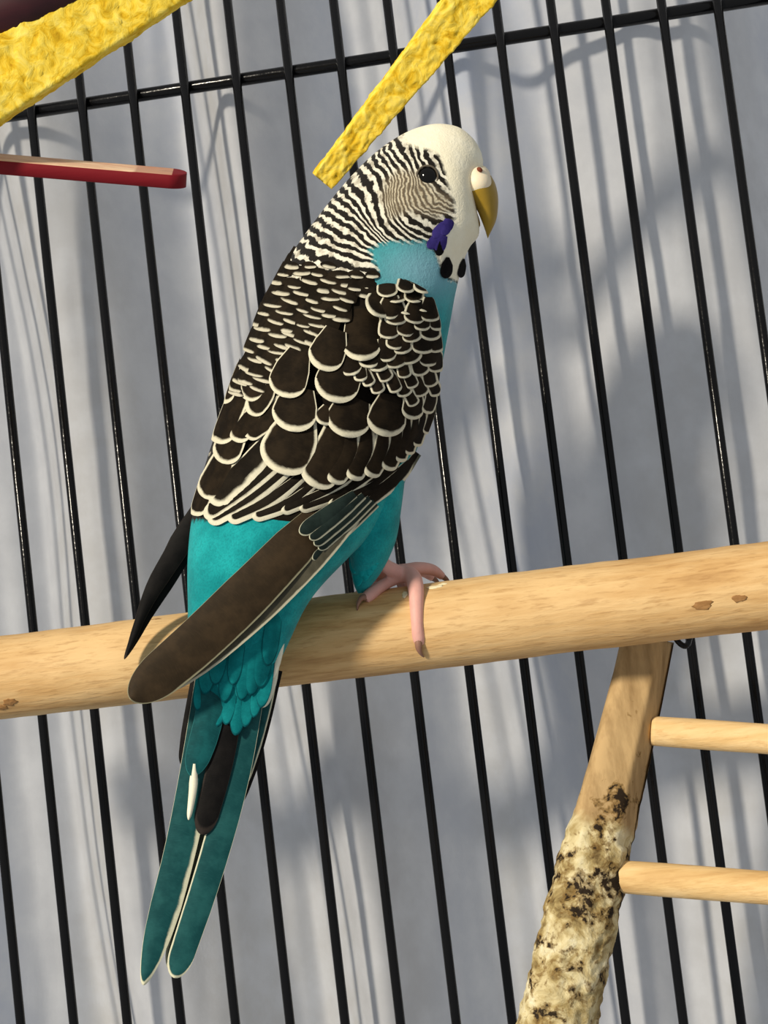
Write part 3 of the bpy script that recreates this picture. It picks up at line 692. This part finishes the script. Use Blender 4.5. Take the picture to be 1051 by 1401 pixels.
for row, lst in enumerate(([(270, 968), (283, 985), (297, 1000), (309, 990), (322, 1004), (335, 1000), (347, 985), (357, 962)], [(266, 925), (280, 945), (294, 938), (306, 962), (318, 944), (330, 966), (343, 948), (355, 936), (366, 915)])):
    for i, (x, y) in enumerate(lst):
        y += random.uniform(-8, 8)
        feather('tail_covert', [(x+20-(x-315)*.12, y-130), (x+8, y-60), (x, y)], random.uniform(8, 12)+row*1.5, FM_COT, tail, (lambda X, Y: np.maximum(surf(X, np.minimum(Y, 960)), 128)), .9, .9, .9, (-5+row*.8, 3.5+row*1.6), 1.2, 3.0, 7, 18)
for pts, hw in (([(388, 872, 104), (380, 905, 104), (372, 928, 102)], 4.5), ([(382, 868, 108), (374, 900, 106), (366, 922, 104)], 4), ([(378, 905, 98), (370, 935, 97), (358, 968, 94)], 8.5)):
    feather('vent_feather', pts, hw, FM_CRM, tail, None, 1, 1, 1, (22, 22), 2, 1.8, 7, 14)

# ---------------------------------------------------------------- face
def px_el(c, rx, ry, rd, rot=0.0, nr=18, ns=28):
    c_, s_ = math.cos(rot), math.sin(rot); X, Y, D = [], [], []
    for i in range(nr+1):
        t = math.pi*i/nr
        for j in range(ns):
            p_ = 2*math.pi*j/ns; a_, b_, d_ = math.sin(t)*math.cos(p_)*rx, math.sin(t)*math.sin(p_)*ry, math.cos(t)*rd
            X.append(c[0]+a_*c_-b_*s_); Y.append(c[1]+a_*s_+b_*c_); D.append(c[2]+d_)
    return X, Y, D, grid_faces(nr+1, ns, True)
def simple(name, col, rough, spec=.4, var=.25, scale=500, sss=0):
    n = NT(name, rough, spec); z = n.noise(n.coord(), scale, 3, .6)
    c = n.mix(z, tuple(x*(1-var) for x in col), tuple(min(1, x*(1+var)) for x in col)); n.bump(z, .15, .0004)
    if sss: n.b.inputs['Subsurface Weight'].default_value = sss; n.b.inputs['Subsurface Radius'].default_value = (.002, .001, .0006); n.b.inputs['Subsurface Scale'].default_value = .6
    return n.color(c)
EYEM = simple('eye_black', (.004, .0035, .003), .08, .25, .1); RINGM = simple('eye_skin', lin(92, 84, 72), .7, .1)
CEREM = simple('cere_skin', lin(240, 226, 196), .5, .35, .06, 300, .15); BEAKM = simple('beak_horn', lin(156, 126, 36), .4, .35, .25, 260); NOSM = simple('nostril_skin', lin(120, 62, 40), .7, .2)
PINKM = simple('foot_skin', lin(222, 168, 156), .55, .35, .16, 420, .1); CLAWM = simple('claw_horn', lin(140, 102, 84), .4, .4)
for sgn in (1, -1):
    eD = float(surf(585, 241))*sgn
    X, Y, D, Fq = px_el((585, 241, eD-sgn*3.5), 13.2, 13.2, 10); eye = bpart('eye', X, Y, D, Fq, EYEM)
    R_ = []; Vr = []
    for i in range(40):
        an = 2*math.pi*i/40
        for j in range(10):
            b_ = 2*math.pi*j/10; rr = 14.4+1.5*math.cos(b_)
            Vr.append((585+rr*math.cos(an), 241+rr*math.sin(an), eD+sgn*(-.5+2.0*math.sin(b_))))
    Vr = np.array(Vr); Fr = [(i*10+j, ((i+1) % 40)*10+j, ((i+1) % 40)*10+(j+1) % 10, i*10+(j+1) % 10) for i in range(40) for j in range(10)]
    bpart('eye_ring', Vr[:, 0], Vr[:, 1], Vr[:, 2], Fr, RINGM, eye)
kx, ky, kD = loft([(632, 254, 672, 240, 0, 40), (636, 265, 678, 252, 0, 40), (645, 276, 681.5, 268, 0, 34), (653, 288, 681.5, 285, 0, 26), (659, 302, 679, 301, 0, 17), (663.5, 314, 673.5, 314, 0, 9), (666, 322, 669.5, 322, 0, 3), (667.5, 326, 668, 326, 0, .6)], 60, 40)
beak = bpart('beak', kx, ky, kD, grid_faces(60, 40, True), BEAKM); beak['label'] = 'hooked olive-yellow beak'
kx, ky, kD = loft([(630, 285, 652, 288, 0, 16), (636, 298, 656, 300, 0, 13), (644, 308, 657, 309, 0, 8), (650, 314, 653, 314, 0, 1)], 30, 24)
bpart('lower_beak', kx, ky, kD, grid_faces(30, 24, True), BEAKM)
vf = []
for sgn in (1, -1):
    X, Y, D, Fq = px_el((654, 248, 23*sgn), 18.5, 20.5, 20, -.35); vf.append((list(P(X, Y, D)-ORG), Fq))
X, Y, D, Fq = px_el((660, 240, 0), 11, 15, 28, -.4); vf.append((list(P(X, Y, D)-ORG), Fq))
V_, F_ = join(*vf); cere = mesh_obj('cere', V_, F_, CEREM, bird)
rm = cere.modifiers.new('blend', 'REMESH'); rm.mode = 'VOXEL'; rm.voxel_size = .00022; rm.use_smooth_shade = True
smm = cere.modifiers.new('soft', 'SMOOTH'); smm.iterations = 6; smm.factor = .5
for sgn in (1, -1):
    X, Y, D, Fq = px_el((656.5, 232, 38*sgn), 4.4, 3.2, 5.0, .6, 10, 14); bpart('nostril', X, Y, D, Fq, NOSM, cere)
# violet cheek patch (overlapping feathers) and throat spots
chk = patch('cheek_patch', [(585, 338), (591, 323), (600, 309), (612, 299), (621, 303), (619, 313), (611, 321), (607, 336), (603, 344), (595, 342)], FM_VIO, bird, 2.0, dome=.8)
chk['label'] = 'violet cheek patch'
for p0, p1, hw in (((614, 300), (606, 322), 8), ((608, 306), (594, 326), 8), ((603, 318), (586, 340), 7), ((608, 322), (599, 345), 8)):
    feather('cheek_feather', [p0, ((p0[0]+p1[0])/2, (p0[1]+p1[1])/2), p1], hw, FM_VIO, chk, sf(2.6), .6, .6, .6, (0, .8), .8, 1.3, 7, 14)
for p0, p1, hw, off in (((602, 330), (600, 350), 6.5, 3.0), ((613, 352), (609, 381), 8.5, 3), ((635, 354), (630, 380), 5.0, 3)):
    feather('throat_spot', [p0, ((p0[0]+p1[0])/2+.5, (p0[1]+p1[1])/2), p1], hw, FM_SPT, bird, sf(off), .3, .3, .3, (0, 1), 1.5, 1.3, 7, 14, base_w=.25)

# ---------------------------------------------------------------- feet
def foot(dx, dD, sgn_d=1):
    q = lambda l: [(*(P(x+dx, y-.1204*0-dx*.1204, d+dD)-ORG), r*PXM) for x, y, d, r in l]
    toes = [[(512, 758, 40, 9), (528, 774, 30, 9.5), (545, 784, 14, 11), (553, 787, 9, 11)],
            [(546, 784, 8, 11), (563, 788, 20, 11.5), (569, 805, 46, 11), (570, 830, 61, 9.5), (571, 855, 68, 8.5), (573, 874, 67, 8.5), (575, 882, 64, 6)],
            [(548, 783, 6, 10.5), (572, 778, -2, 9.5), (592, 780, -14, 8), (606, 789, -24, 5.5)],
            [(550, 787, 10, 10), (532, 796, 16, 8.5), (516, 806, 30, 8.5), (506, 814, 38, 9), (499, 820, 42, 7.5)]]
    ft = mesh_obj('foot', *join(*[tube(q(t), 30, 14) for t in toes]), PINKM, bird)
    r_ = ft.modifiers.new('blend', 'REMESH'); r_.mode = 'VOXEL'; r_.voxel_size = .00026; r_.use_smooth_shade = True
    s_ = ft.modifiers.new('soft', 'SMOOTH'); s_.iterations = 4; s_.factor = .5
    for cl in ([(573, 874, 69, 6), (573, 886, 70, 4.5), (576, 894, 66, 2.5), (580, 899, 60, .8)], [(602, 786, -22, 5), (612, 794, -28, 3), (616, 804, -34, .8)], [(502, 817, 42, 5.5), (495, 818, 47, 4), (490, 826, 51, 2.5), (489, 835, 50, .8)]):
        mesh_obj('claw', *tube(q(cl), 16, 10), CLAWM, ft)
foot(0, 0)
foot(-14, -62)
